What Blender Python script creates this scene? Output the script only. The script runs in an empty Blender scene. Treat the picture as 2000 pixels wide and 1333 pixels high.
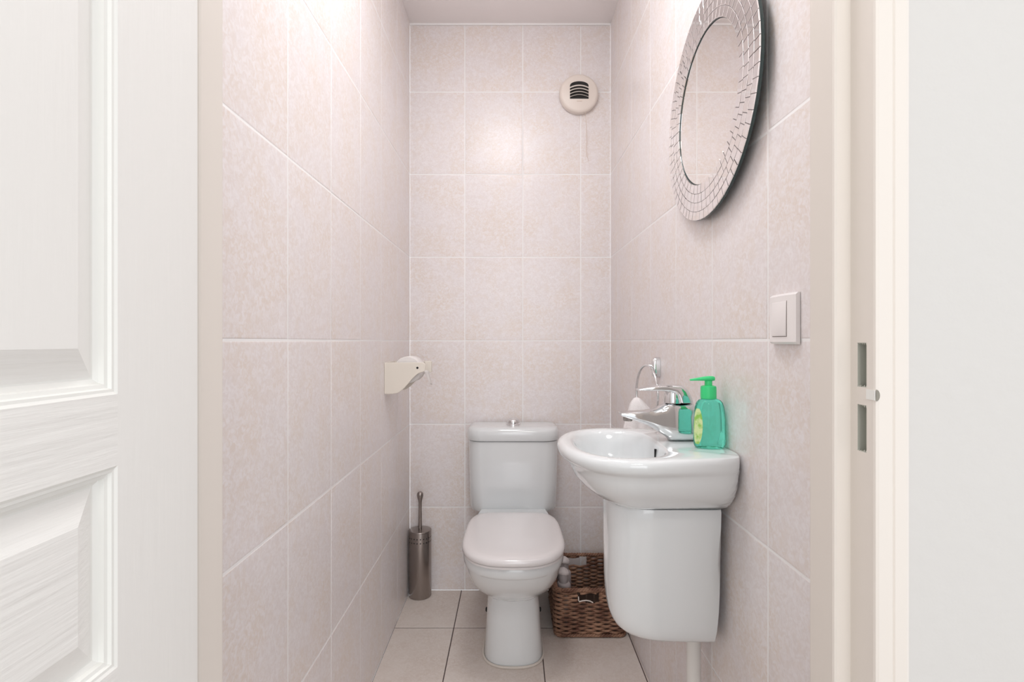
import bpy, bmesh, math, random
from mathutils import Vector, Matrix
random.seed(7)
S = bpy.context.scene
COL = S.collection
PI = math.pi

# ---------------------------------------------------------------- camera, world, light
cam_d = bpy.data.cameras.new('camera'); cam = bpy.data.objects.new('camera', cam_d); COL.objects.link(cam)
CZ = 1.075
cam.location = (0, 0, CZ); cam.rotation_euler = (PI/2, 0, 0)
cam_d.sensor_width = 36; cam_d.lens = 1045/2000*36; cam_d.clip_start = .01
cam_d.shift_x = -.0005; cam_d.shift_y = .0002
S.camera = cam

w = bpy.data.worlds.new('daylight'); S.world = w; w.use_nodes = True
bg = w.node_tree.nodes['Background']; bg.inputs[0].default_value = (.93, .96, 1, 1); bg.inputs[1].default_value = 1.22

S.view_settings.view_transform = 'Standard'; S.view_settings.look = 'None'
S.view_settings.gamma = 1; S.view_settings.use_curve_mapping = False
S.view_settings.exposure = 0.03

def area(name, loc, rot, size, power, color, shape='DISK', sy=None):
    l = bpy.data.lights.new(name, 'AREA'); l.shape = shape; l.size = size
    if sy: l.size_y = sy
    l.energy = power; l.color = color
    o = bpy.data.objects.new(name, l); o.location = loc; o.rotation_euler = rot; COL.objects.link(o); return o
def bulb(name, loc, power, color, r=.045):
    l = bpy.data.lights.new(name, 'POINT'); l.energy = power; l.color = color; l.shadow_soft_size = r
    o = bpy.data.objects.new(name, l); o.location = loc; COL.objects.link(o); return o
bulb('toilet_room_bulb', (-.13, 1.38, 2.20), 1.2, (.97, .985, 1))
bulb('toilet_room_bulb', (.03, 1.38, 2.20), 1.2, (.97, .985, 1))
area('toilet_room_ceiling_light', (-.04, 1.02, 2.43), (0, 0, 0), .34, 7.3, (.97, .985, 1))
area('hall_ceiling_light', (.25, -.55, 2.46), (0, 0, 0), .5, 8, (1, .99, .97))
area('hall_fill_light', (.3, -2.2, 1.45), (PI/2, 0, 0), 1.3, 14, (.98, .99, 1), 'RECTANGLE', 1.7)  # unseen fill panel added behind the camera to brighten the toilet room

# ---------------------------------------------------------------- helpers
def link(name, bm, mats, parent=None, smooth=True, recalc=True):
    if recalc: bmesh.ops.recalc_face_normals(bm, faces=bm.faces)
    me = bpy.data.meshes.new(name); bm.to_mesh(me); bm.free()
    if not isinstance(mats, (list, tuple)): mats = [mats]
    for m in mats: me.materials.append(m)
    if smooth:
        for p in me.polygons: p.use_smooth = True
        me.set_sharp_from_angle(angle=math.radians(38))
    o = bpy.data.objects.new(name, me); COL.objects.link(o)
    if parent: 
        o.parent = parent
    return o
def tag(o, label=None, cat=None, group=None, kind=None):
    if label: o['label'] = label
    if cat: o['category'] = cat
    if group: o['group'] = group
    if kind: o['kind'] = kind
    return o
def empty(name, loc, label, cat, group=None):
    o = bpy.data.objects.new(name, None); o.empty_display_size = .05; o.location = loc; COL.objects.link(o)
    return tag(o, label, cat, group)
def box(bm, a, b, mi=0):
    x0, y0, z0 = a; x1, y1, z1 = b
    v = [bm.verts.new(p) for p in ((x0,y0,z0),(x1,y0,z0),(x1,y1,z0),(x0,y1,z0),(x0,y0,z1),(x1,y0,z1),(x1,y1,z1),(x0,y1,z1))]
    for f in ((0,3,2,1),(4,5,6,7),(0,1,5,4),(1,2,6,5),(2,3,7,6),(3,0,4,7)):
        bm.faces.new([v[i] for i in f]).material_index = mi
def loft(bm, loops, cap0=True, cap1=True, closed=True, mi=0):
    rings = [[bm.verts.new(p) for p in L] for L in loops]
    n = len(rings[0])
    for a, b in zip(rings, rings[1:]):
        for i in range(n if closed else n-1):
            j = (i+1) % n
            bm.faces.new((a[i], a[j], b[j], b[i])).material_index = mi
    if cap0: bm.faces.new(rings[0][::-1]).material_index = mi
    if cap1: bm.faces.new(rings[-1]).material_index = mi
    return rings
def lathe(bm, prof, c=(0,0,0), n=40, axis='z', sx=1, sy=1, mi=0, cap0=True, cap1=True):
    loops = []
    for r, h in prof:
        L = []
        for i in range(n):
            a = 2*PI*i/n; u, v = r*math.cos(a)*sx, r*math.sin(a)*sy
            p = {'z': (u, v, h), 'y': (u, h, v), 'x': (h, u, v)}[axis]
            L.append((c[0]+p[0], c[1]+p[1], c[2]+p[2]))
        loops.append(L)
    return loft(bm, loops, cap0, cap1, mi=mi)
def tube(bm, pts, r, n=10, closed=False, mi=0):
    P = [Vector(p) for p in pts]; m = len(P); loops = []
    prev = None
    for i in range(m):
        if closed: t = P[(i+1) % m]-P[i-1]
        else: t = P[min(i+1, m-1)]-P[max(i-1, 0)]
        t.normalize()
        if prev is None:
            a = Vector((0,0,1)) if abs(t.z) < .9 else Vector((1,0,0)); u = t.cross(a).normalized()
        else: u = (prev - t*prev.dot(t)).normalized()
        prev = u; v = t.cross(u)
        rr = r[i] if isinstance(r, (list, tuple)) else r
        loops.append([P[i]+u*rr*math.cos(2*PI*k/n)+v*rr*math.sin(2*PI*k/n) for k in range(n)])
    if closed:
        loops.append(loops[0]); loft(bm, loops, False, False, mi=mi); bmesh.ops.remove_doubles(bm, verts=bm.verts, dist=1e-6)
    else: loft(bm, loops, mi=mi)
def sup(t, a, b, n):
    c, s = math.cos(t), math.sin(t)
    r = ((abs(c)/a)**n + (abs(s)/b)**n)**(-1/n)
    return r*c, r*s
def bevel(o, w, seg=3, ang=35):
    m = o.modifiers.new('bevel', 'BEVEL'); m.width = w; m.segments = seg; m.limit_method = 'ANGLE'; m.angle_limit = math.radians(ang); return o

# ---------------------------------------------------------------- materials
def mat(name, col, rough=.5, metal=0, coat=0, trans=0, ior=1.5, spec=.5):
    m = bpy.data.materials.new(name); m.use_nodes = True; b = m.node_tree.nodes['Principled BSDF']
    b.inputs['Base Color'].default_value = (*col, 1); b.inputs['Roughness'].default_value = rough
    b.inputs['Metallic'].default_value = metal; b.inputs['Coat Weight'].default_value = coat; b.inputs['Coat Roughness'].default_value = .05
    b.inputs['Transmission Weight'].default_value = trans; b.inputs['IOR'].default_value = ior
    b.inputs['Specular IOR Level'].default_value = spec
    return m
def nd(m, t, **kw):
    n = m.node_tree.nodes.new(t)
    for k, v in kw.items():
        if hasattr(n, k): setattr(n, k, v)
        else: n.inputs[k].default_value = v
    return n
def noise_bump(m, scale, strength, dist=.001, stretch=(1,1,1), detail=3):
    L = m.node_tree.links; b = m.node_tree.nodes['Principled BSDF']
    tc = nd(m, 'ShaderNodeTexCoord'); mp = nd(m, 'ShaderNodeMapping'); mp.inputs['Scale'].default_value = stretch
    no = nd(m, 'ShaderNodeTexNoise'); no.inputs['Scale'].default_value = scale; no.inputs['Detail'].default_value = detail
    bu = nd(m, 'ShaderNodeBump'); bu.inputs['Strength'].default_value = strength; bu.inputs['Distance'].default_value = dist
    L.new(tc.outputs['Object'], mp.inputs[0]); L.new(mp.outputs[0], no.inputs[0]); L.new(no.outputs[0], bu.inputs['Height']); L.new(bu.outputs[0], b.inputs['Normal'])
    return no
def noise_col(m, c1, c2, scale, lo=.35, hi=.65, stretch=(1,1,1), detail=4):
    L = m.node_tree.links; b = m.node_tree.nodes['Principled BSDF']
    tc = nd(m, 'ShaderNodeTexCoord'); mp = nd(m, 'ShaderNodeMapping'); mp.inputs['Scale'].default_value = stretch
    no = nd(m, 'ShaderNodeTexNoise'); no.inputs['Scale'].default_value = scale; no.inputs['Detail'].default_value = detail
    r = nd(m, 'ShaderNodeValToRGB'); r.color_ramp.elements[0].position = lo; r.color_ramp.elements[1].position = hi
    r.color_ramp.elements[0].color = (*c1, 1); r.color_ramp.elements[1].color = (*c2, 1)
    L.new(tc.outputs['Object'], mp.inputs[0]); L.new(mp.outputs[0], no.inputs[0]); L.new(no.outputs[0], r.inputs[0]); L.new(r.outputs[0], b.inputs['Base Color'])
def tile_mat(name, light, mid, warm, rough, bump=.25):
    m = mat(name, mid, rough); L = m.node_tree.links; b = m.node_tree.nodes['Principled BSDF']
    tc = nd(m, 'ShaderNodeTexCoord'); at = nd(m, 'ShaderNodeAttribute', attribute_name='tile_shift')
    mul = nd(m, 'ShaderNodeVectorMath', operation='MULTIPLY_ADD'); mul.inputs[1].default_value = (9, 9, 9)
    L.new(at.outputs['Color'], mul.inputs[0]); L.new(tc.outputs['Object'], mul.inputs[2])
    big = nd(m, 'ShaderNodeTexNoise'); big.inputs['Scale'].default_value = 7; big.inputs['Detail'].default_value = 3
    fine = nd(m, 'ShaderNodeTexNoise'); fine.inputs['Scale'].default_value = 95; fine.inputs['Detail'].default_value = 6; fine.inputs['Distortion'].default_value = 1.2
    pat = nd(m, 'ShaderNodeTexNoise'); pat.inputs['Scale'].default_value = 26; pat.inputs['Detail'].default_value = 5; pat.inputs['Distortion'].default_value = .8
    for n in (big, fine, pat): L.new(mul.outputs[0], n.inputs[0])
    r1 = nd(m, 'ShaderNodeMapRange'); r1.inputs[1].default_value = .42; r1.inputs[2].default_value = .60
    L.new(big.outputs[0], r1.inputs[0])
    mx = nd(m, 'ShaderNodeMix', data_type='RGBA'); mx.inputs[6].default_value = (*mid, 1); mx.inputs[7].default_value = (*warm, 1)
    L.new(r1.outputs[0], mx.inputs[0])
    r2 = nd(m, 'ShaderNodeMapRange'); r2.inputs[1].default_value = .38; r2.inputs[2].default_value = .63; r2.inputs[4].default_value = .8
    L.new(fine.outputs[0], r2.inputs[0])
    mx2 = nd(m, 'ShaderNodeMix', data_type='RGBA'); mx2.inputs[7].default_value = (*light, 1)
    L.new(r2.outputs[0], mx2.inputs[0]); L.new(mx.outputs[2], mx2.inputs[6])
    r3 = nd(m, 'ShaderNodeMapRange'); r3.inputs[1].default_value = .52; r3.inputs[2].default_value = .72; r3.inputs[4].default_value = .55
    L.new(pat.outputs[0], r3.inputs[0])
    mx3 = nd(m, 'ShaderNodeMix', data_type='RGBA'); mx3.inputs[7].default_value = (*warm, 1)
    L.new(r3.outputs[0], mx3.inputs[0]); L.new(mx2.outputs[2], mx3.inputs[6]); L.new(mx3.outputs[2], b.inputs['Base Color'])
    bu = nd(m, 'ShaderNodeBump'); bu.inputs['Strength'].default_value = bump; bu.inputs['Distance'].default_value = .0012
    bn = nd(m, 'ShaderNodeTexNoise'); bn.inputs['Scale'].default_value = 55; bn.inputs['Detail'].default_value = 3
    L.new(mul.outputs[0], bn.inputs[0]); L.new(bn.outputs[0], bu.inputs['Height']); L.new(bu.outputs[0], b.inputs['Normal'])
    return m

M_TILE = tile_mat('wall_tile', (.90, .86, .868), (.82, .757, .750), (.81, .72, .668), .30)
M_GROUT = mat('white_grout', (.95, .935, .93), .8)
M_FTILE = tile_mat('floor_tile', (.78, .71, .665), (.73, .655, .60), (.68, .59, .53), .38, .12)
M_FGROUT = mat('dark_grout', (.11, .08, .075), .85)
M_CEIL = mat('ceiling_paint', (.93, .88, .875), .7); noise_bump(M_CEIL, 60, .1)
M_PLASTER = mat('plaster', (.665, .645, .62), .75); noise_bump(M_PLASTER, 55, .35, .002)
M_DOORV = mat('door_paint_vertical_grain', (.86, .845, .815), .38); noise_bump(M_DOORV, 9, .35, .0012, (10, 12, 1), 5)
M_DOORH = mat('door_paint_horizontal_grain', (.86, .845, .815), .38); noise_bump(M_DOORH, 9, .75, .0016, (10, .8, 13), 5)
M_MOULD = mat('door_paint_moulding', (.84, .835, .80), .35)
M_FRAME = mat('frame_paint', (.80, .74, .68), .4); noise_bump(M_FRAME, 30, .05)
M_CAV = mat('cavity_metal', (.52, .52, .46), .6)
M_CER = mat('glazed_ceramic', (.79, .815, .825), .09, coat=.6); 
M_SEAT = mat('seat_plastic', (.80, .77, .77), .16, coat=.4)
M_CHROME = mat('chrome', (.78, .79, .80), .06, 1)
M_STEEL = mat('brushed_steel', (.36, .32, .30), .27, 1); noise_bump(M_STEEL, 60, .12, .0006, (1, 1, .04))
M_BLACK = mat('dark_hole', (.012, .01, .01), .7)
M_CREAM = mat('cream_plastic', (.80, .74, .66), .32)
M_VENT = mat('vent_plastic', (.84, .755, .69), .35)
M_SWITCH = mat('switch_plastic', (.94, .90, .89), .22)
M_PAPER = mat('tissue_paper', (.86, .82, .80), .9); noise_bump(M_PAPER, 120, .2)
M_TOWEL = mat('white_terry', (.93, .90, .90), .95); noise_bump(M_TOWEL, 260, .8, .002)
M_MIRROR = mat('mirror_glass', (.93, .91, .89), .015, 1)
M_MOSAIC = mat('mosaic_mirror', (.92, .90, .90), .05, 1)
M_MEDGE = mat('dark_glass_edge', (.035, .06, .06), .2)
M_MGAP = mat('mosaic_gap', (.20, .18, .18), .5)
M_GREEN = mat('green_plastic', (.05, .72, .25), .3)
M_LIQUID = mat('teal_liquid', (.22, 1.0, .78), .04, trans=.92, ior=1.3)
M_LABEL = mat('bottle_label', (.45, .7, .2), .4); noise_col(M_LABEL, (.30, .62, .10), (.70, .84, .42), 70, .42, .58)
M_WICK = mat('woven_seagrass', (.2, .1, .06), .65); noise_col(M_WICK, (.17, .08, .05), (.42, .24, .155), 22, .38, .64, detail=3)
M_WICKD = mat('dark_stake', (.06, .035, .025), .7)
M_RIB = mat('white_ribbon', (.85, .78, .72), .7)
M_GPUMP = mat('grey_plastic', (.50, .45, .45), .35)
M_GHEAD = mat('pale_pump_plastic', (.66, .60, .59), .35)
M_PIPE = mat('pipe_plastic', (.82, .80, .77), .35)
M_SEAL = mat('sealant', (.72, .66, .60), .6)
M_CORD = mat('cord', (.72, .60, .52), .7)
M_INK_SHADE = mat('grey_print_and_shade', (.30, .26, .24), .6)
M_HFLOOR = mat('hall_floor', (.42, .36, .31), .5)

# ---------------------------------------------------------------- room shell
XL = -.4436; YB = 2.312; YF = .607; ZC = 2.447
def xr(y): return .4237+.0137*(YB-y)
ZR = [0, .358, .7166, 1.077, 1.438, 1.796, 2.152, ZC]
def tiled(name, fn, us, vs, tm, gm, g=.0050, proud=.0006, flip=1):
    """fn(u, v, h) -> point at height h above the grout plane"""
    bm = bmesh.new(); lay = bm.loops.layers.float_color.new('tile_shift')
    u0, u1, v0, v1 = us[0], us[-1], vs[0], vs[-1]
    f = bm.faces.new([bm.verts.new(fn(*p)) for p in ((u0,v0,0),(u1,v0,0),(u1,v1,0),(u0,v1,0))]); f.material_index = 1
    back = bm.faces.new([bm.verts.new(fn(*p)) for p in ((u0,v0,-.05),(u0,v1,-.05),(u1,v1,-.05),(u1,v0,-.05))]); back.material_index = 1
    a, b = list(f.verts), list(back.verts); b = [b[0], b[3], b[2], b[1]]
    for i in range(4): bm.faces.new((a[i], b[i], b[(i+1) % 4], a[(i+1) % 4])).material_index = 1
    for i in range(len(us)-1):
        for j in range(len(vs)-1):
            sh = (random.random(), random.random(), random.random(), 1)
            e = g/2 if gm is M_FGROUT else .0005
            ua, ub = us[i]+(e if i == 0 else g/2), us[i+1]-(e if i == len(us)-2 else g/2)
            va, vb = vs[j]+(e if j == 0 else g/2), vs[j+1]-(e if j == len(vs)-2 else g/2)
            tu, tv = random.uniform(-.002, .002), random.uniform(-.002, .002)
            uc, vc = (ua+ub)/2, (va+vb)/2
            rings = []
            for ins, h in ((0, 0), (.0002, proud*.55), (.0012, proud*.95), (.004, proud*1.1), (.03, proud*1.35)):
                L = []
                for (u, v) in ((ua+ins, va+ins), (ub-ins, va+ins), (ub-ins, vb-ins), (ua+ins, vb-ins)):
                    hh = h + (tu*(u-uc)+tv*(v-vc) if h > 0 else 0)*.8
                    L.append(bm.verts.new(fn(u, v, max(hh, .0001))))
                rings.append(L)
            fs = []
            for A, B in zip(rings, rings[1:]):
                for k in range(4): fs.append(bm.faces.new((A[k], A[(k+1)%4], B[(k+1)%4], B[k])))
            fs.append(bm.faces.new(rings[-1]))
            for q in fs:
                for l in q.loops: l[lay] = sh
    o = link(name, bm, [tm, gm], smooth=True)
    o['kind'] = 'structure'
    return o
T = .001
xs = [XL, -101/452+.018, 20/452, 133/452, xr(YB)]
xs = [XL, (908-1001)/452, (1021-1001)/452, (1134-1001)/452, xr(YB)]
tiled('wall_back', lambda u, v, h: (u, YB-h, v), xs, ZR, M_TILE, M_GROUT)
tiled('wall_left', lambda u, v, h: (XL+h, u, v), [YF, .806, 1.056, 1.307, 1.559, 1.808, 2.055, YB-.003], ZR, M_TILE, M_GROUT)
ry = [YF, .677, .927, 1.177, 1.427, 1.677, 1.927, 2.177, YB-.003]
tiled('wall_right', lambda u, v, h: (xr(u)-h, u, v), ry, ZR, M_TILE, M_GROUT)
tiled('floor', lambda u, v, h: (u, v, h-.0012), [XL, -.22, .103, .426, .46], [YF, .714, 1.037, 1.36, 1.683, 2.006, YB], M_FTILE, M_FGROUT, g=.0036, proud=.0010)
bm = bmesh.new(); box(bm, (XL-.05, YF-.05, ZC), (.5, YB+.05, ZC+.05)); link('ceiling', bm, M_CEIL, smooth=False)['kind'] = 'structure'
bm = bmesh.new(); box(bm, (XL, YB-.006, ZC-.008), (xr(YB), YB-.0015, ZC)); link('trim_2', bm, M_GROUT, smooth=False)['kind'] = 'structure'

# partition with the door opening (hall side is plaster)
YC = .527
bm = bmesh.new()
box(bm, (-1.6, .535, 0), (-.375, .62, 2.5)); box(bm, (.375, .535, 0), (1.6, .62, 2.5)); box(bm, (-.375, .535, 2.09), (.375, .62, 2.5))
link('wall_front', bm, M_PLASTER, smooth=False)['kind'] = 'structure'
bm = bmesh.new(); box(bm, (-1.6, -2.4, -.05), (1.6, .60, 0)); link('floor', bm, M_HFLOOR, smooth=False)['kind'] = 'structure'
bm = bmesh.new(); box(bm, (-1.6, -2.4, 2.5), (1.6, .62, 2.55)); link('ceiling', bm, M_PLASTER, smooth=False)['kind'] = 'structure'

# door frame: profile (x outward from the opening, y) swept along both jambs and the head
def jamb(side):
    bm = bmesh.new()
    xs_, xr_ = (.3405, .3576)
    xc_ = .3925
    if side < 0: xs_, xr_, xc_ = .3317, .349, .384
    def P(x, y, z): return (side*x, y, z)
    # profile going from the room side round to the hall side
    prof = [(xc_-.01, .6155), (xs_+.003, .6155), (xs_+.0008, .6135), (xs_, .611), (xs_, .570), (xs_+.0008, .5675), (xs_+.003, .566), (xr_, .566)]
    pc = [(xr_, YC+.0035), (xr_+.0008, YC+.001), (xr_+.0035, YC), (xr_+.0165, YC), (xr_+.018, YC+.0012), (xr_+.0195, YC), (xc_-.004, YC), (xc_-.001, YC+.0015), (xc_, YC+.004), (xc_, .5365)]
    def strip(pts, z0, z1):
        for (a, b) in zip(pts, pts[1:]):
            bm.faces.new([bm.verts.new(P(*a, z0)), bm.verts.new(P(*b, z0)), bm.verts.new(P(*b, z1)), bm.verts.new(P(*a, z1))])
    strip(prof, 0, 2.05); strip(pc, 0, 2.05)
    ya, yb = .566, YC+.0035
    holes = [(.5405, .5545, 1.028, 1.0735), (.5405, .5545, .962, 1.010)] if side > 0 else []
    zs = sorted({0, 2.05} | {h[2] for h in holes} | {h[3] for h in holes})
    for z0, z1 in zip(zs, zs[1:]):
        hole = [h for h in holes if h[2] == z0]
        if hole:
            h = hole[0]
            segs = ((ya, h[1]), (h[0], yb))
            d = .016
            def q(*ps): 
                f = bm.faces.new([bm.verts.new(P(*p)) for p in ps]); f.material_index = 1
            q((xr_, h[0], z0), (xr_+d, h[0], z0), (xr_+d, h[0], z1), (xr_, h[0], z1))
            q((xr_, h[1], z0), (xr_+d, h[1], z0), (xr_+d, h[1], z1), (xr_, h[1], z1))
            q((xr_, h[0], z0), (xr_, h[1], z0), (xr_+d, h[1], z0), (xr_+d, h[0], z0))
            q((xr_, h[0], z1), (xr_, h[1], z1), (xr_+d, h[1], z1), (xr_+d, h[0], z1))
            q((xr_+d, h[0], z0), (xr_+d, h[1], z0), (xr_+d, h[1], z1), (xr_+d, h[0], z1))
            # ragged torn lips at both ends of the cut-out
            for zz, s in ((z0, 1), (z1, -1)):
                n = 5
                for k in range(n):
                    a0 = h[0]+(h[1]-h[0])*k/n; a1 = h[0]+(h[1]-h[0])*(k+1)/n
                    q((xr_+.0004, a0, zz), (xr_+.0004, a1, zz), (xr_+.0009, (a0+a1)/2, zz+s*random.uniform(.0008, .003)))
        else: segs = ((ya, yb),)
        for a, b in segs:
            bm.faces.new([bm.verts.new(P(xr_, a, z0)), bm.verts.new(P(xr_, b, z0)), bm.verts.new(P(xr_, b, z1)), bm.verts.new(P(xr_, a, z1))])
    bmesh.ops.remove_doubles(bm, verts=bm.verts, dist=1e-5)
    for f in bm.faces:
        c = f.calc_center_median(); 
    return bm
bm = jamb(1)
o = link('trim_1', bm, [M_FRAME, M_CAV], smooth=False); tag(o, kind='structure', label='cream door frame jamb with two strike cut-outs')
bm = bmesh.new(); lathe(bm, [(.0002, 0), (.0042, .0004), (.0052, .002), (.0048, .0045), (.002, .006)], (.3590, .5262, 1.0145), 18, 'y')
bm.free()
bm = bmesh.new(); lathe(bm, [(.0045, -.010), (.0048, 0), (.0042, .0006), (.0005, .0008)], (.3576, .5335, 1.021), 20, 'y'); 
bm.free()
def notch():
    bm = bmesh.new(); L = []
    for k in range(13):
        a = -PI/2+PI*k/12
        L.append((math.cos(a), math.sin(a)))
    # shallow half round groove lip running from the upper cut-out to the front corner
    box(bm, (.3571, YC+.0006, 1.0165), (.3578, .5405, 1.0265), 0)
    c = [bm.verts.new((.3580+.0038*x, YC-.0003, 1.0215+.0058*z)) for x, z in L]
    bm.faces.new(c).material_index = 1
    return bm
M_NOTCH = mat('notch_metal', (.26, .24, .20), .5)
n_ = link('latch_notch', notch(), [M_MOULD, M_NOTCH], o)
bm = jamb(-1); bmx = link('trim_3', bm, [M_FRAME, M_CAV], smooth=False); tag(bmx, kind='structure')
bm = bmesh.new(); box(bm, (-.384, YC, 2.05), (.3925, .6155, 2.088)); link('trim_4', bm, M_FRAME, smooth=False)['kind'] = 'structure'

# ---------------------------------------------------------------- open door on the left
def door():
    X = -.321; TH = .04
    Ys = [-.155, -.045, .14, .25, .435, .545]
    Zs = [.012, .22, .752, .810, .974, 1.032, 1.93, 2.04]
    bm = bmesh.new()
    def q(pts, mi):
        f = bm.faces.new([bm.verts.new(p) for p in pts]); f.material_index = mi
    prof = [(0, 0), (.0022, -.0014), (.0045, -.0016), (.0055, -.0042), (.0085, -.0048), (.0095, -.0085), (.013, -.0105), (.0145, -.0105), (.0365, -.0022), (.0375, -.0018)]
    for i in range(5):
        for j in range(7):
            y0, y1, z0, z1 = Ys[i], Ys[i+1], Zs[j], Zs[j+1]
            if i in (1, 3) and j in (1, 3, 5):
                r = [[(X+d, y0+s, z0+s), (X+d, y1-s, z0+s), (X+d, y1-s, z1-s), (X+d, y0+s, z1-s)] for s, d in prof]
                for n, (A, B) in enumerate(zip(r, r[1:])):
                    for k in range(4):
                        mi = 2 if n < 7 else (1 if (j == 3 or k % 2 == 0) else 0)
                        q((A[k], A[(k+1)%4], B[(k+1)%4], B[k]), mi)
                q(r[-1], 0 if j == 5 else 1)
            else:
                vert = i in (0, 4) or (i == 2)
                q(((X, y0, z0), (X, y1, z0), (X, y1, z1), (X, y0, z1)), 0 if vert else 1)
    y0, y1, z0, z1 = Ys[0], Ys[-1], Zs[0], Zs[-1]; XB = X-TH
    q(((XB, y0, z0), (XB, y0, z1), (XB, y1, z1), (XB, y1, z0)), 0)
    q(((X, y0, z0), (XB, y0, z0), (XB, y1, z0), (X, y1, z0)), 0); q(((X, y0, z1), (X, y1, z1), (XB, y1, z1), (XB, y0, z1)), 0)
    q(((X, y0, z0), (X, y0, z1), (XB, y0, z1), (XB, y0, z0)), 0); q(((X, y1, z0), (XB, y1, z0), (XB, y1, z1), (X, y1, z1)), 0)
    bmesh.ops.remove_doubles(bm, verts=bm.verts, dist=1e-5)
    bmesh.ops.recalc_face_normals(bm, faces=bm.faces)
    me = bpy.data.meshes.new('door_1'); bm.to_mesh(me); bm.free()
    for m in (M_DOORV, M_DOORH, M_MOULD): me.materials.append(m)
    o = bpy.data.objects.new('door_1', me); COL.objects.link(o)
    tag(o, 'white panelled door standing open at the left edge', kind='structure')
    return o
door()

# ---------------------------------------------------------------- toilet
TX = .003
toilet = empty('toilet', (TX, 2.02, 0), 'white close-coupled toilet with closed lid against the back wall', 'toilet')
def rel(bm, root):
    for v in bm.verts: v.co -= root.location
    return bm
def part(name, bm, m, root, smooth=True): return link(name, rel(bm, root), m, root, smooth)
def dloop(z, yf, ymid, yb, hw, hwb, n=2.3, N=72, x0=TX):
    L = []
    for i in range(N):
        t = 2*PI*i/N
        c, s = math.cos(t), math.sin(t)       # s<0 = towards the camera
        if s <= 0:
            x, y = sup(t, hw, ymid-yf, n)
        else:
            # rounded rectangle that narrows to the rear
            x, y = sup(t, hw, yb-ymid, 5)
            k = y/(yb-ymid); x *= 1-(1-hwb/hw)*k
        L.append((x0+x, ymid+y, z))
    return L
bm = bmesh.new()
B = [(0, 1.760, 1.86, 2.27, .100, .088, 2.6), (.006, 1.758, 1.86, 2.27, .100, .088, 2.6), (.03, 1.760, 1.86, 2.27, .098, .085, 2.6), (.10, 1.765, 1.86, 2.27, .094, .080, 2.6), (.18, 1.770, 1.86, 2.27, .0895, .080, 2.6),
     (.212, 1.770, 1.86, 2.27, .0885, .080, 2.5), (.220, 1.758, 1.86, 2.27, .092, .082, 2.4), (.232, 1.738, 1.85, 2.27, .104, .085, 2.3), (.25, 1.706, 1.84, 2.27, .121, .09, 2.3), (.275, 1.668, 1.82, 2.27, .137, .10, 2.3), (.30, 1.638, 1.81, 2.27, .147, .11, 2.3), (.33, 1.612, 1.79, 2.27, .1535, .12, 2.3),
     (.352, 1.598, 1.78, 2.27, .1565, .13, 2.3), (.362, 1.593, 1.78, 2.27, .158, .13, 2.3), (.3665, 1.583, 1.77, 2.27, .1615, .13, 2.3), (.375, 1.578, 1.77, 2.27, .1635, .13, 2.3), (.392, 1.577, 1.77, 2.27, .164, .13, 2.3), (.399, 1.580, 1.77, 2.27, .162, .13, 2.3), (.4015, 1.586, 1.77, 2.268, .158, .128, 2.3)]
loft(bm, [dloop(z, yf, ym, yb, hw, hwb, n) for z, yf, ym, yb, hw, hwb, n in B])
part('bowl', bm, M_CER, toilet)
bm = bmesh.new(); L = [Vector(p)+Vector((0,0,.004)) for p in dloop(0, 1.754, 1.86, 2.27, .104, .09, 2.6)]; tube(bm, L, .0042, 8, True)
part('sealant_bead', bm, M_SEAL, toilet)
for s in (-1, 1):
    bm = bmesh.new(); lathe(bm, [(.0001, 0), (.009, .0), (.009, .004), (.006, .007), (.0001, .0075)][::1], (0, 0, 0), 16, 'x')
    for v in bm.verts: v.co = Vector((TX+s*(.0975+v.co.x), 2.02+v.co.y, .062+v.co.z))
    c = part('screw_cap', bm, M_BLACK, toilet); c['label'] = 'dark fixing screw at the side of the foot'
def lidloop(z, ins, yf=1.562, yb=2.012, hw=.1655):
    L = []; ym = 1.75; N = 96
    for i in range(N):
        t = 2*PI*i/N
        if math.sin(t) <= 0: x, y = sup(t, hw-ins, ym-yf-ins, 2.55)
        else:
            x, y = sup(t, hw-ins, yb-ym-ins, 6); x *= 1-.07*(y/(yb-ym))**2
        L.append((TX+x, ym+y, z))
    return L
bm = bmesh.new(); loft(bm, [lidloop(.402, .008), lidloop(.404, .005), lidloop(.410, .005), lidloop(.412, .008)])
part('seat', bm, M_SEAT, toilet)
bm = bmesh.new(); loft(bm, [lidloop(.4125, .006), lidloop(.4135, .002), lidloop(.417, 0), lidloop(.424, .0), lidloop(.4295, .002), lidloop(.433, .006), lidloop(.4355, .013), lidloop(.437, .025), lidloop(.4385, .06), lidloop(.439, .11)])
part('lid', bm, M_SEAT, toilet)
for s in (-1, 1):
    bm = bmesh.new(); lathe(bm, [(.0005, -.018), (.009, -.018), (.0105, -.015), (.0105, .015), (.009, .018), (.0005, .018)], (TX+s*.085, 2.022, .415), 20, 'x'); part('hinge', bm, M_SEAT, toilet)
def cloop(z, hw, yf, yb=2.296, r=.055, bulge=.0, ins=0):
    hw -= ins; yf += ins; L = []; N = 20
    for cx, cy, a0, rr in ((hw-r, yb-.02, 0, .02), (-hw+r, yb-.02, PI/2, .02), (-hw+r, yf+r, PI, r), (hw-r, yf+r, 1.5*PI, r)):
        for k in range(N+1):
            a = a0+PI/2*k/N
            if rr == r: px, py = cx+rr*math.cos(a), cy+rr*math.sin(a)
            else: px, py = (1 if cx > 0 else -1)*(hw-.02)+rr*math.cos(a), cy+rr*math.sin(a)
            if cy < 2.25: py -= bulge*(1-(px/hw)**2)
            L.append((TX+px, py, z))
    return L
bm = bmesh.new()
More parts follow.
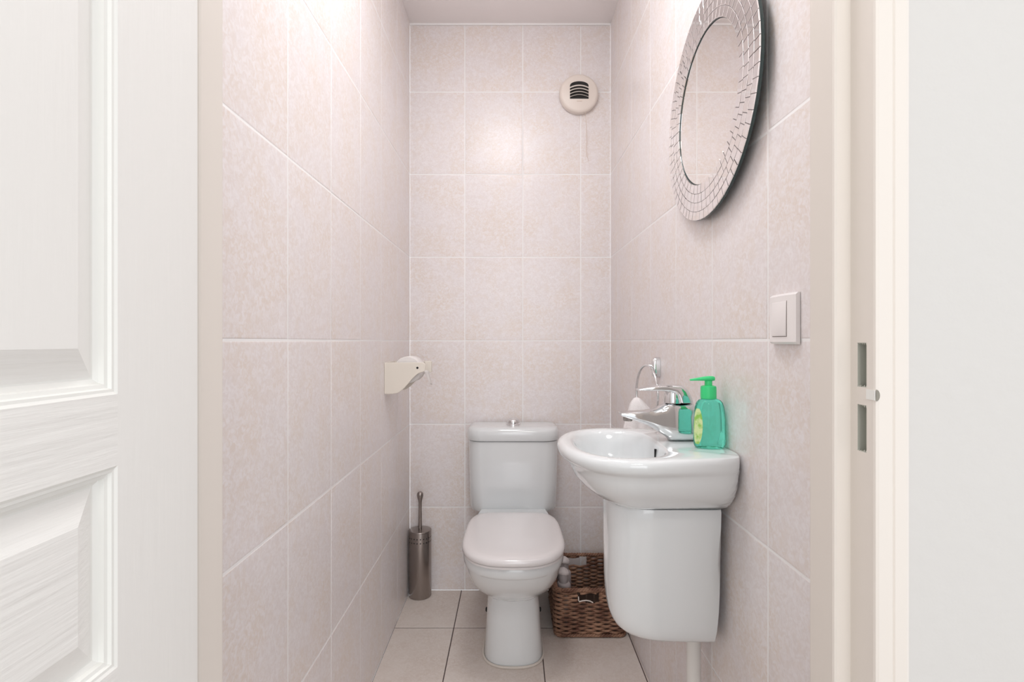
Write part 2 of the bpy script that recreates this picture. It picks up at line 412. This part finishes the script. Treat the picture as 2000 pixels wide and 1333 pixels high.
loft(bm, [cloop(.387, .165, 2.165, ins=.012, bulge=.012), cloop(.390, .172, 2.155, bulge=.012), cloop(.405, .1765, 2.150, bulge=.013), cloop(.5, .179, 2.146, bulge=.013), cloop(.66, .1815, 2.142, bulge=.014), cloop(.672, .182, 2.142, bulge=.014), cloop(.6735, .178, 2.142, bulge=.014, ins=.004)])
part('cistern', bm, M_CER, toilet)
bm = bmesh.new()
loft(bm, [cloop(.6745, .179, 2.138, bulge=.014, ins=.004), cloop(.676, .1845, 2.136, bulge=.014), cloop(.679, .1855, 2.134, bulge=.014), cloop(.710, .1855, 2.134, bulge=.014), cloop(.720, .1855, 2.134, bulge=.014, ins=.003), cloop(.7265, .1855, 2.134, bulge=.014, ins=.010, r=.05), cloop(.7285, .1855, 2.134, bulge=.014, ins=.022, r=.04), cloop(.7295, .1855, 2.134, bulge=.012, ins=.04, r=.03)])
part('cistern_lid', bm, M_CER, toilet)
bm = bmesh.new(); lathe(bm, [(.029, .727), (.030, .731), (.029, .7335), (.0262, .7355), (.0262, .740), (.0245, .748), (.019, .7545), (.010, .7585), (.001, .7595)], (TX, 2.215, 0), 40)
fb = part('flush_button', bm, M_CHROME, toilet); fb['label'] = 'chrome dome push button on the cistern lid'

# ---------------------------------------------------------------- wash basin
BY = 1.168; BXC = .255
basin = empty('wash_basin', (.4385, BY, .856), 'small white ceramic hand basin fixed to the right tiled wall', 'basin')
def bloop(z, xtip, hw, hwW=None, xw=None, N=120, n=2.35, nr=14, xc=BXC, yc=BY):
    L = []; hwW = hwW or hw
    for i in range(N):
        t = 2*PI*(i+.5)/N
        if math.cos(t) <= 0: x, y = sup(t, xc-xtip, hw, n)
        else:
            d = .4375 - xc if xw is None else xw-xc
            x, y = sup(t, d, hw, nr)
            y *= 1-(1-hwW/hw)*max(0, x/d)
        xx = xc+x; yy = yc+y
        if xw is None and xx > .40: xx = min(xx, xr(yy)-.0015) if x > d*.985 else xx
        L.append((xx, yy, z))
    return L
bm = bmesh.new()
O = [(.7365, .238, .075, .070), (.7372, .222, .090, .085), (.740, .204, .103, .098), (.749, .181, .121, .115), (.761, .163, .138, .130), (.775, .147, .152, .142), (.79, .134, .165, .150), (.808, .1255, .174, .156),
     (.819, .1225, .178, .158), (.8235, .117, .182, .160), (.828, .1085, .189, .1615), (.834, .102, .1935, .1625), (.842, .099, .195, .163), (.849, .101, .194, .1625), (.854, .106, .190, .160), (.856, .113, .185, .155)]
loops = [bloop(z, a, b, c) for z, a, b, c in O]
I = [(.8555, .125, .165, .318), (.853, .133, .157, .316), (.845, .139, .151, .3135), (.825, .146, .144, .311), (.80, .154, .136, .307), (.78, .165, .123, .30), (.765, .183, .098, .285), (.758, .205, .065, .265), (.756, .225, .02, .242)]
for z, a, b, xw in I: loops.append(bloop(z, a, b, b*.93, xw, nr=3.2, xc=.232))
loft(bm, loops)
part('bowl', bm, M_CER, basin)
bm = bmesh.new(); lathe(bm, [(.0001, .7585), (.019, .7585), (.020, .757), (.0215, .756)], (.233, BY, 0), 28); part('drain', bm, M_CHROME, basin)
bm = bmesh.new()
for k, (dx) in enumerate((0,)):
    box(bm, (.309, BY-.007, .822), (.3128, BY-.001, .840))
o = part('overflow_slot', bm, M_BLACK, basin, False); o['label'] = 'dark overflow slot in the inner bowl wall'
# half pedestal
def ploop(z, xtip, hw, N=80):
    L = []; xc = xtip+(.4225-xtip)*.45
    for i in range(N):
        t = 2*PI*(i+.5)/N
        if math.cos(t) <= 0: x, y = sup(t, xc-xtip, hw, 2.6)
        else: x, y = sup(t, .4225-xc, hw, 30)
        L.append((xc+x, 1.168+y, z))
    return L
ped = empty('half_pedestal', (.4225, 1.17, .72), 'white ceramic half pedestal hung under the small basin', 'pedestal')
bm = bmesh.new()
P_ = [(.7355, .2035, .094), (.73, .2015, .0955), (.70, .2005, .0950), (.62, .201, .0885), (.56, .202, .084), (.525, .204, .081), (.50, .2075, .078), (.483, .213, .075), (.470, .221, .071), (.461, .232, .067), (.455, .247, .062), (.452, .267, .053), (.451, .292, .038)]
Lp = []
for z, a, h in P_:
    Lp.append(ploop(z, a, h))
# bottom sags slightly towards the wall
for li, L in enumerate(Lp):
    wgt = max(0, (.56-P_[li][0])/.1)
    Lp[li] = [(x, y, z-.003*wgt*max(0, (x-.25)/.17)) for x, y, z in L]
loft(bm, Lp); part('shroud', bm, M_CER, ped)
ped_sh = ped
pipe = None
bm = bmesh.new(); tube(bm, [(.403, 1.19, 0), (.403, 1.19, .3), (.403, 1.19, .52)], .0155, 20)
pp = link('waste_pipe', bm, M_PIPE); tag(pp, 'white waste pipe running down the wall below the half pedestal', 'pipe')

# ---------------------------------------------------------------- tap
TY = 1.186; DZ = .8562
tap = empty('mixer_tap', (.379, TY, DZ), 'chrome single-lever mixer tap standing on the basin deck', 'tap')
def stations(bm, st, n=3.2, N=28):
    loops = []
    for (tx, tz), (bx_, bz), wd in st:
        cx, cz = (tx+bx_)/2, (tz+bz)/2; hx, hz = (tx-bx_)/2, (tz-bz)/2
        L = []
        for i in range(N):
            a, b = sup(2*PI*(i+.5)/N, 1, 1, n)
            L.append((cx+hx*a, TY+b*wd/2, cz+hz*a))
        loops.append(L)
    loft(bm, loops)
bm = bmesh.new()
stations(bm, [((.2375, .9165), (.2385, .9125), .026), ((.2382, .918), (.241, .9095), .031), ((.256, .9195), (.258, .904), .034), ((.2755, .9205), (.2765, .898), .036), ((.295, .922), (.297, .890), .037), ((.312, .925), (.315, .880), .039), ((.325, .931), (.329, .870), .041), ((.335, .936), (.3385, .864), .042), ((.343, .9385), (.3455, DZ), .044),
    ((.36, .9385), (.36, DZ), .0465), ((.385, .9385), (.388, DZ), .0465), ((.395, .9385), (.400, DZ), .040), ((.3985, .9385), (.4055, DZ), .028)], 5)
b_ = part('body', bm, M_CHROME, tap)
bm = bmesh.new(); stations(bm, [((.2735, .9680), (.2745, .9668), .016), ((.277, .9700), (.279, .9665), .026), ((.300, .9752), (.301, .9655), .033), ((.325, .978), (.327, .965), .037), ((.350, .979), (.346, .9635), .039), ((.3715, .9785), (.353, .960), .041), ((.384, .9695), (.357, .9535), .043), ((.3925, .9555), (.359, .9475), .044), ((.3975, .9405), (.3605, .9405), .044)], 4)
part('lever', bm, M_CHROME, tap)
bm = bmesh.new(); lathe(bm, [(.020, .9385), (.0205, .943), (.0185, .960), (.0165, .966)], (.3555, TY, 0), 30); part('cartridge_housing', bm, M_CHROME, tap)
bm = bmesh.new(); lathe(bm, [(.0095, .8985), (.0105, .900), (.0105, .9095), (.009, .911)], (.2555, TY, 0), 24); part('aerator', bm, M_STEEL, tap)
bm = bmesh.new(); tube(bm, [(.3935+.0022*math.cos(a), TY-.0205, .8775+.0042*math.sin(a)) for a in [2*PI*k/16 for k in range(16)]], .0005, 6, True); part('emblem', bm, M_INK_SHADE, tap)

# ---------------------------------------------------------------- green soap bottle
SX, SY = .4063, 1.104
soap = empty('soap_bottle', (SX, SY, DZ), 'clear bottle of green-teal liquid soap with bright green pump on the basin corner', 'soap bottle')
bp = [(.012, DZ+.0012), (.025, DZ+.0004), (.0298, DZ+.002), (.0318, DZ+.007), (.0325, DZ+.02), (.0320, DZ+.05), (.0308, DZ+.072), (.0292, DZ+.084), (.0264, DZ+.0925), (.022, DZ+.0975), (.0175, DZ+.0995), (.0155, DZ+.1005)]
bm = bmesh.new(); lathe(bm, bp, (SX, SY, 0), 56, sx=1, sy=.8); part('bottle_body', bm, M_LIQUID, soap)
bm = bmesh.new()
G = []
for i in range(15):
    row = []
    for j in range(13):
        u = i/14*2-1; v = j/12*2-1
        uu = u*math.sqrt(max(0, 1-(v*.93)**2)) 
        a = math.radians(206+24*uu+6*(1-v*v)*0); z = DZ+.045+.036*v
        r = .0329-max(0, z-DZ-.03)*.034-max(0, z-DZ-.072)*.05
        row.append(bm.verts.new((SX+r*math.cos(a), SY+r*math.sin(a)*.8, z)))
    G.append(row)
for i in range(14):
    for j in range(12): bm.faces.new((G[i][j], G[i+1][j], G[i+1][j+1], G[i][j+1]))
lb = part('label', bm, M_LABEL, soap); lb['label'] = 'yellow-green oval sticker on the side of the bottle'
z0 = DZ+.1005
bm = bmesh.new(); lathe(bm, [(.0145, z0-.0005), (.0158, z0+.0005), (.0158, z0+.022), (.0150, z0+.0255), (.011, z0+.027), (.001, z0+.027)], (SX-.002, SY, 0), 36)
part('collar', bm, M_GREEN, soap)
bm = bmesh.new(); lathe(bm, [(.0078, z0+.026), (.0075, z0+.037)], (SX-.002, SY, 0), 24); part('pump_stem', bm, M_GREEN, soap)
bm = bmesh.new()
HD = []
for x, w_, zt, zb in ((-.0395, .002, .0395, .0375), (-.038, .003, .0405, .0368), (-.022, .0045, .0432, .0368), (-.011, .0075, .0452, .0366), (0, .0098, .0465, .0364), (.008, .0085, .0462, .0366), (.0105, .006, .0452, .0372), (.011, .0045, .0445, .038)):
    L = []
    for i in range(20):
        a, b = sup(2*PI*(i+.5)/20, w_, (zt-zb)/2, 3)
        L.append((SX-.001+x, SY+a, z0+(zt+zb)/2+b))
    HD.append(L)
loft(bm, HD); part('pump_head', bm, M_GREEN, soap)

# ---------------------------------------------------------------- towel ring and towel
RX, RYc = xr(1.575), 1.575
ring = empty('towel_ring', (RX, RYc, .998), 'chrome towel ring on the right wall behind the tap', 'towel ring')
bm = bmesh.new(); HD = []
for h, sc in ((0, 1), (.009, 1), (.016, .95), (.021, .80), (.0235, .5)):
    HD.append([(RX-.001-h, RYc+a, .998+b) for a, b in [sup(2*PI*(i+.5)/32, .0105*sc, .0305*sc, 3.5) for i in range(32)]])
loft(bm, HD); part('wall_plate', bm, M_CHROME, ring)
bm = bmesh.new(); tube(bm, [(RX-.008, RYc, 1.0), (RX-.02, RYc+.002, 1.002), (RX-.031, RYc+.005, 1.003)], [.006, .0055, .006], 14); part('arm', bm, M_CHROME, ring)
RC = Vector((.400, 1.595, .916)); dv = Vector((-.135, .99, 0))
bm = bmesh.new(); tube(bm, [RC+dv*.083*math.cos(a)+Vector((0,0,.087*math.sin(a))) for a in [2*PI*k/64 for k in range(64)]], .0039, 10, True); part('ring', bm, M_CHROME, ring)
bm = bmesh.new(); TL = []
twp = [(.907, .005, .006, .374), (.904, .012, .012, .3745), (.896, .020, .018, .376), (.887, .028, .024, .379), (.874, .037, .028, .385), (.85, .046, .032, .386), (.81, .050, .036, .382), (.72, .050, .036, .380), (.64, .048, .034, .380), (.60, .046, .032, .380), (.597, .043, .028, .380)]
for k, (z, a, b, cx) in enumerate(twp):
    L = []
    for i in range(64):
        t = 2*PI*i/64; f_ = 1+.10*math.sin(5*t+z*9)*min(1, k/4)+.04*math.sin(11*t)
        x, y = a*f_*math.cos(t), b*f_*math.sin(t)
        L.append((cx+x, 1.60+y, z-max(0, x)*.36*(1 if k < 7 else 0)))
    TL.append(L)
loft(bm, TL); tw = link('hand_towel', bm, M_TOWEL); tag(tw, 'white hand towel bunched through the chrome ring behind the basin', 'towel')

# ---------------------------------------------------------------- round mosaic mirror
MC = Vector((.418, 1.1645, 1.5860)); U = Vector((0, 1, 0)); V = Vector((0, 0, 1)); W = Vector((-1, 0, 0))
mirror = empty('round_mirror', MC-W*.021, 'round wall mirror with a mosaic border of small mirror pieces on the right wall', 'mirror')
def mp(r, a, h): return MC+U*1.089*r*math.cos(a)+V*r*math.sin(a)+W*h
def disc(bm, prof, n=128, mi=0): return loft(bm, [[mp(r, 2*PI*k/n, h) for k in range(n)] for r, h in prof], mi=mi)
R0, R1 = .1633, .2418
bm = bmesh.new(); n = 144
loft(bm, [[mp(r, 2*PI*k/n, h) for k in range(n)] for r, h in ((R0-.001, -.0075), (R1-.001, -.0075), (R1, -.0065), (R1, -.0012), (R1-.0008, -.0008), (R0, -.0008), (R0-.001, -.0012), (R0-.001, -.0075))], False, False)
for f in bm.faces:
    c = f.calc_center_median(); d = (c-MC); rr = math.hypot(d.dot(U)/1.089, d.dot(V))
    f.material_index = 1 if (R0+.001 < rr < R1-.001 and d.dot(W) > -.002) else 0
part('border_base', bm, [M_MEDGE, M_MGAP], mirror)['label'] = 'dark glass edge of the border'
bm = bmesh.new(); rw = (R1-R0)/4
for q in range(4):
    ra, rb = R0+q*rw+.0004, R0+(q+1)*rw-.0004
    cnt = [50, 54, 60, 64][q]; ang = [0]
    ws = [random.uniform(.85, 1.15) for _ in range(cnt)]; tot = sum(ws); a = random.random()*.1
    for wv in ws:
        da = 2*PI*wv/tot; g = .0006/((ra+rb)/2)
        a0, a1 = a+g, a+da-g; a += da
        tu, tv = random.gauss(0, .010), random.gauss(0, .010)
        def hh(r, an): 
            return .0012+(r-(ra+rb)/2)*tu+(an-(a0+a1)/2)*.2*tv
        lo = [bm.verts.new(mp(r, an, -.001)) for r, an in ((ra, a0), (rb, a0), (rb, a1), (ra, a1))]
        e = .0008; ea = e/((ra+rb)/2)
        mid_ = [bm.verts.new(mp(r, an, hh(r, an)-.0004)) for r, an in ((ra, a0), (rb, a0), (rb, a1), (ra, a1))]
        hi = [bm.verts.new(mp(r, an, hh(r, an))) for r, an in ((ra+e, a0+ea), (rb-e, a0+ea), (rb-e, a1-ea), (ra+e, a1-ea))]
        for A, B_ in ((lo, mid_), (mid_, hi)):
            for k in range(4): bm.faces.new((A[k], A[(k+1)%4], B_[(k+1)%4], B_[k]))
        bm.faces.new(hi)
part('mosaic_border', bm, M_MOSAIC, mirror, False)
bm = bmesh.new(); n = 144
loft(bm, [[(gx, mp(rr, 2*PI*k/n, 0).y, mp(rr, 2*PI*k/n, 0).z) for k in range(n)] for rr, gx in ((R0-.0016, .4255), (R0-.0016, .4206), (R0-.0036, .4202))])
part('mirror_glass', bm, M_MIRROR, mirror, False)
bm = bmesh.new(); disc(bm, ((.20, -.036), (.20, -.0078)), 96)
for v in bm.verts:
    if v.co.x > .43: v.co.x = xr(v.co.y)-.0015
part('backing_board', bm, M_MEDGE, mirror)

# ---------------------------------------------------------------- light switch
SWY, SWZ = .864, 1.1108; SWX = xr(SWY)
sw = empty('light_switch', (SWX, SWY, SWZ), 'white square rocker light switch on the right wall near the door frame', 'light switch')
tdir = Vector((-.0137, 1, 0)).normalized(); nin = Vector((-1, -.0137, 0)).normalized()
def sp(a, b, h): return Vector((SWX, SWY, SWZ))+tdir*a+V*b+nin*h
def sw_dome(a): return .0125-2.6*a*a
bm = bmesh.new(); A_ = []
N = 16
for i in range(N+1):
    a = -.041+.082*i/N
    A_.append([sp(a, b, h) for b, h in ((-.0405, .0015), (-.0405, max(.003, sw_dome(a)-.0035)), (-.037, max(.004, sw_dome(a))), (.037, max(.004, sw_dome(a))), (.0405, max(.003, sw_dome(a)-.0035)), (.0405, .0015))])
loft(bm, A_); part('frame', bm, M_SWITCH, sw)
bm = bmesh.new(); A_ = []
for i in range(N+1):
    a = -.0195+.046*i/N; h = sw_dome(a)
    A_.append([sp(a, b, hh) for b, hh in ((-.0275, h-.002), (-.0275, h+.0014), (-.026, h+.002), (.026, h+.0006), (.0275, h+.0002), (.0275, h-.002))])
loft(bm, A_); part('rocker', bm, M_SWITCH, sw)
bm = bmesh.new(); h = .012
for (a0, a1, b0, b1) in ((-.0205, .0265, -.0287, -.0276), (-.0207, -.0196, -.0287, .0285)):
    A_ = []
    for i in range(9):
        a = a0+(a1-a0)*i/8; A_.append([sp(a, b0, sw_dome(a)-.001), sp(a, b0, sw_dome(a)+.0002), sp(a, b1, sw_dome(a)+.0002), sp(a, b1, sw_dome(a)-.001)])
    loft(bm, A_)
part('gap_shadow_line', bm, M_INK_SHADE, sw).name = 'rocker_gap_shadow'  # dark strips paint in the shadow of the gap beside the rocker

# ---------------------------------------------------------------- paper holder
hold = empty('toilet_paper_holder', (XL, 1.92, .95), 'cream wooden toilet paper holder with curved side plates on the left wall', 'paper holder')
def plate(bm, ya, yb, dx=0, dz=0):
    pr = [(0, 1.0015)]
    pr += [(.132, 1.0015), (.1395, .999), (.1415, .993), (.1415, .975), (.137, .9705)]
    for k in range(13):
        t = k/12; x = .133-(.133-.037)*t; z = .9685-(.9685-.894)*(t*t*(3-2*t))
        pr.append((x, z))
    pr += [(.02, .8925), (0, .8925)]
    loft(bm, [[(XL+.001+x+dx*(x > .01), y, z+dz) for x, z in pr] for y in (ya, yb)])
bm = bmesh.new(); plate(bm, 1.845, 1.852); o = bevel(part('side_plate', bm, M_CREAM, hold, False), .0015, 2)
bm = bmesh.new(); plate(bm, 1.985, 1.992, .0005); o = bevel(part('side_plate', bm, M_CREAM, hold, False), .0015, 2)
bm = bmesh.new(); box(bm, (XL+.001, 1.852, .895), (XL+.008, 1.985, 1.001)); part('back_plate', bm, M_CREAM, hold, False)
bm = bmesh.new(); tube(bm, [(-.328, 1.8445, .983), (-.328, 1.9905, .983)], .004, 12); 
part('spindle', bm, M_BLACK, hold)['label'] = 'dark pin end showing in the near plate'
bm = bmesh.new(); box(bm, (XL+.122, 1.960, .961), (XL+.1465, 1.9845, 1.0015)); bevel(part('tear_flap', bm, M_CREAM, hold, False), .0015, 2)
bm = bmesh.new()
lathe(bm, [(.0045, 1.866), (.0455, 1.866), (.047, 1.868), (.047, 1.968), (.0455, 1.970), (.0045, 1.970), (.0045, 1.866)], (-.367, 0, .9745), 56, 'y', cap0=False, cap1=False)
for v in bm.verts: pass
roll = link('toilet_paper_roll', bm, M_PAPER); tag(roll, 'white toilet paper roll held in the cream holder', 'toilet paper')
bm = bmesh.new(); A_ = []
for k in range(8):
    t = k/7; z = .974-.05*t
    z = .972-.054*t; A_.append([(-.3195+.021*t+u*(.014*(1-t)+.002), 1.915+.03*t+u*.022+.002*math.sin(5*t+3*u), z-.004*u) for u in (0, .5, 1)])
rr_ = [[bm.verts.new(p) for p in L] for L in A_]
for a_, b_ in zip(rr_, rr_[1:]):
    for i in range(2): bm.faces.new((a_[i], a_[i+1], b_[i+1], b_[i]))
tl = link('loose_sheet', bm, M_PAPER, roll); m_ = tl.modifiers.new('solid', 'SOLIDIFY'); m_.thickness = .0006

# ---------------------------------------------------------------- toilet brush
QX, QY = -.3905, 2.262
br = empty('toilet_brush', (QX, QY, 0), 'brushed steel toilet brush canister standing in the back left corner', 'toilet brush')
bm = bmesh.new(); lathe(bm, [(.030, .0008), (.0455, .0008), (.047, .003), (.047, .270), (.0465, .272), (.030, .272)], (QX, QY, 0), 64)
for row in range(2):
    for k in range(22):
        a = 2*PI*k/22+.05; z = .252-.017*row
        c = Vector((QX+.0472*math.cos(a), QY+.0472*math.sin(a), z)); t = Vector((-math.sin(a), math.cos(a), 0))
        f = bm.faces.new([bm.verts.new(c+t*.0026*math.cos(q)+V*.0026*math.sin(q)) for q in [2*PI*i/12 for i in range(12)]]); f.material_index = 1
part('canister', bm, [M_STEEL, M_BLACK], br)
bm = bmesh.new(); lathe(bm, [(.0468, .272), (.0475, .2735), (.0475, .277), (.046, .279), (.03, .2815), (.008, .2825), (.001, .2825)], (QX, QY, 0), 64); part('lid', bm, M_STEEL, br)
bm = bmesh.new(); lathe(bm, [(.008, .282), (.0078, .30), (.0072, .33), (.0066, .37), (.0068, .39), (.0085, .402), (.0118, .413), (.0135, .423), (.0128, .431), (.0092, .4365), (.004, .439), (.0005, .4395)], (QX, QY, 0), 32); part('handle', bm, M_STEEL, br)

# ---------------------------------------------------------------- extractor grille
VX, VZ, VR = .2843, 2.135, .0835
vent = empty('extractor_vent', (VX, YB, VZ), 'round cream extractor grille with louvres high on the back wall', 'vent')
vm = [(0, 1.0, .75)]
bm = bmesh.new()
lathe(bm, [(VR*.985, -.0015), (VR, -.006), (VR, -.018), (VR*.985, -.024), (VR*.95, -.0285), (VR*.85, -.0315), (.001, -.033)], (VX, YB, VZ), 72, 'y', cap1=True)
part('cover', bm, M_VENT, vent)
def yf(x, z): return YB-.0325
hx = .0395
# dark opening recessed look with curved louvres standing on it
bm = bmesh.new(); c = [(-hx, -.013), (hx, -.013), (hx, .043)]
for k in range(13):
    a = PI*k/12; c.append((hx*math.cos(a), .043+.018*math.sin(a)))
c.append((-hx, .043))
loft(bm, [[(VX+x, y, VZ+z-.013) for x, z in c] for y in (YB-.0315, YB-.0336)])
part('opening', bm, M_BLACK, vent, False)['label'] = 'dark arched opening behind the louvres'
for k in range(4):
    bm = bmesh.new(); zc = -.008+k*.0125; A_ = []
    tall = .0042 if k < 4 else .006
    for i in range(17):
        x = -hx+2*hx*i/16; z = zc+.010*(1-(x/hx)**2)
        A_.append([(VX+x, YB-.0336, VZ+z-.013+.0035+k*.0012), (VX+x, YB-.0395, VZ+z-.013), (VX+x, YB-.0395, VZ+z-.013-.0012), (VX+x, YB-.0336, VZ+z-.013+.0012)])
    loft(bm, A_); part('louvre', bm, M_VENT, vent)
bm = bmesh.new(); box(bm, (VX-.0105, YB-.0338, VZ-.0375), (VX+.0125, YB-.0325, VZ-.0350)); part('marking', bm, M_CORD, vent, False)['label'] = 'tiny grey printed mark under the louvres'
cp = [(1143, 220), (1144, 232), (1146.5, 250), (1147, 270), (1146, 290), (1147.5, 302), (1151, 313)]
bm = bmesh.new(); tube(bm, [((x-1001)/452*.985, YB-(.036 if i < 2 else .02), CZ+(667-y)/452*.985) for i, (x, y) in enumerate(cp)], .0011, 8)
part('pull_cord', bm, M_CORD, vent)

# ---------------------------------------------------------------- woven basket
K0, K1, KY0, KY1, KH = .158, .408, 1.940, 2.262, .178
bas = empty('woven_basket', ((K0+K1)/2, (KY0+KY1)/2, 0), 'dark brown woven storage basket on the floor beside the toilet', 'basket')
r_ = .022
segs = []
W_, D_ = K1-K0-2*r_, KY1-KY0-2*r_
PER = 2*(W_+D_)+2*PI*r_
def peri(s):
    s %= PER
    for (o_, d_, n_, ln, cc, a0) in (((K0+r_, KY0), (1,0), (0,-1), W_, (K1-r_, KY0+r_), -PI/2), ((K1, KY0+r_), (0,1), (1,0), D_, (K1-r_, KY1-r_), 0), ((K1-r_, KY1), (-1,0), (0,1), W_, (K0+r_, KY1-r_), PI/2), ((K0, KY1-r_), (0,-1), (-1,0), D_, (K0+r_, KY0+r_), PI)):
        if s <= ln: return (o_[0]+d_[0]*s, o_[1]+d_[1]*s), n_
        s -= ln
        if s <= PI/2*r_:
            a = a0+s/r_; return (cc[0]+r_*math.cos(a), cc[1]+r_*math.sin(a)), (math.cos(a), math.sin(a))
        s -= PI/2*r_
    return (K0+r_, KY0), (0, -1)
NS = 38; sp_ = PER/NS
def inhole(x, y, z):
    return .236 < x < .312 and (y < KY0+.01 or y > KY1-.01) and .128 < z < .162
bm = bmesh.new(); rows = 19; zs0 = .016; dzr = (KH-.028)/rows
for rwi in range(rows):
    z = zs0+rwi*dzr+dzr/2; pts = []; NP = NS*8
    run = []
    jit = random.uniform(0, 6)
    allr = []
    for i in range(NP+1):
        s = i/NP*PER; (x, y), n_ = peri(s)
        am = .0058*math.sin(PI*s/sp_+PI*rwi)+.0006*math.sin(s*71+jit)
        zz = z+.0011*math.sin(s*53+jit)
        if inhole(x, y, zz):
            if len(run) > 3: allr.append(run)
            run = []
        else: run.append((x+n_[0]*am, y+n_[1]*am, zz))
    if len(run) > 3: allr.append(run)
    for rn in allr: tube(bm, rn, .0046, 7)
part('woven_body', bm, M_WICK, bas)
bm = bmesh.new()
for k in range(NS):
    (x, y), n_ = peri((k)*sp_)
    if y > KY1-.01 and .23 < x < .315: continue
    tube(bm, [(x, y, .006), (x, y, KH-.01)], .0032, 6)
part('stakes', bm, M_WICKD, bas)
def braid(zc, R):
    bm = bmesh.new()
    for ph in range(3):
        pts = []
        for i in range(720):
            s = i/720*PER; (x, y), n_ = peri(s); a = 2*PI*round(PER/.034)*s/PER+ph*2*PI/3
            pts.append((x+n_[0]*R*math.cos(a), y+n_[1]*R*math.cos(a), zc+R*math.sin(a)*.8))
        tube(bm, pts, .0042, 6, True)
    return bm
bm = braid(KH-.006, .0045); part('rim', bm, M_WICK, bas)
bm = braid(.0085, .0040); part('base_braid', bm, M_WICK, bas)
bm = bmesh.new(); box(bm, (K0+.006, KY0+.006, .008), (K1-.006, KY1-.006, .012)); part('base_panel', bm, M_WICKD, bas, False)
bm = bmesh.new(); tube(bm, [(.238, KY0-.008, .152), (.2385, KY0-.009, .140), (.241, KY0-.009, .1345), (.252, KY0-.009, .1375), (.266, KY0-.009, .139), (.280, KY0-.009, .1365), (.290, KY0-.009, .131)], .0022, 8)
part('handle_binding', bm, M_RIB, bas)['label'] = 'pale cord along the hand hole'

# pump bottles standing in the basket
def pump(x, y, zb, label):
    e = empty('pump_bottle', (x, y, zb), label, 'pump bottle', 'pump bottles in the basket')
    bm = bmesh.new(); lathe(bm, [(.022, .0), (.0265, .002), (.027, .02), (.027, .142), (.0255, .150), (.0215, .155), (.0175, .1565)], (x, y, zb), 36); part('bottle_body', bm, M_GPUMP, e)
    bm = bmesh.new(); lathe(bm, [(.0165, .156), (.0172, .158), (.0168, .178), (.0155, .188), (.014, .190)], (x, y, zb), 30); part('collar', bm, M_GPUMP, e)
    bm = bmesh.new(); lathe(bm, [(.012, .189), (.0215, .1905), (.0225, .194), (.0205, .2005), (.014, .2065), (.006, .209), (.0005, .2095)], (x, y, zb), 30)
    for v in bm.verts:
        if v.co.z > zb+.19 and v.co.x > x+.005: v.co.z -= (v.co.x-x)*.25
    part('pump_head', bm, M_GHEAD, e)
    return e
pump(.1915, 2.012, .0135, 'grey plastic pump bottle at the near left corner of the woven basket')
pump(.2045, 2.115, .0135, 'grey pump bottle standing behind the other one in the woven basket')
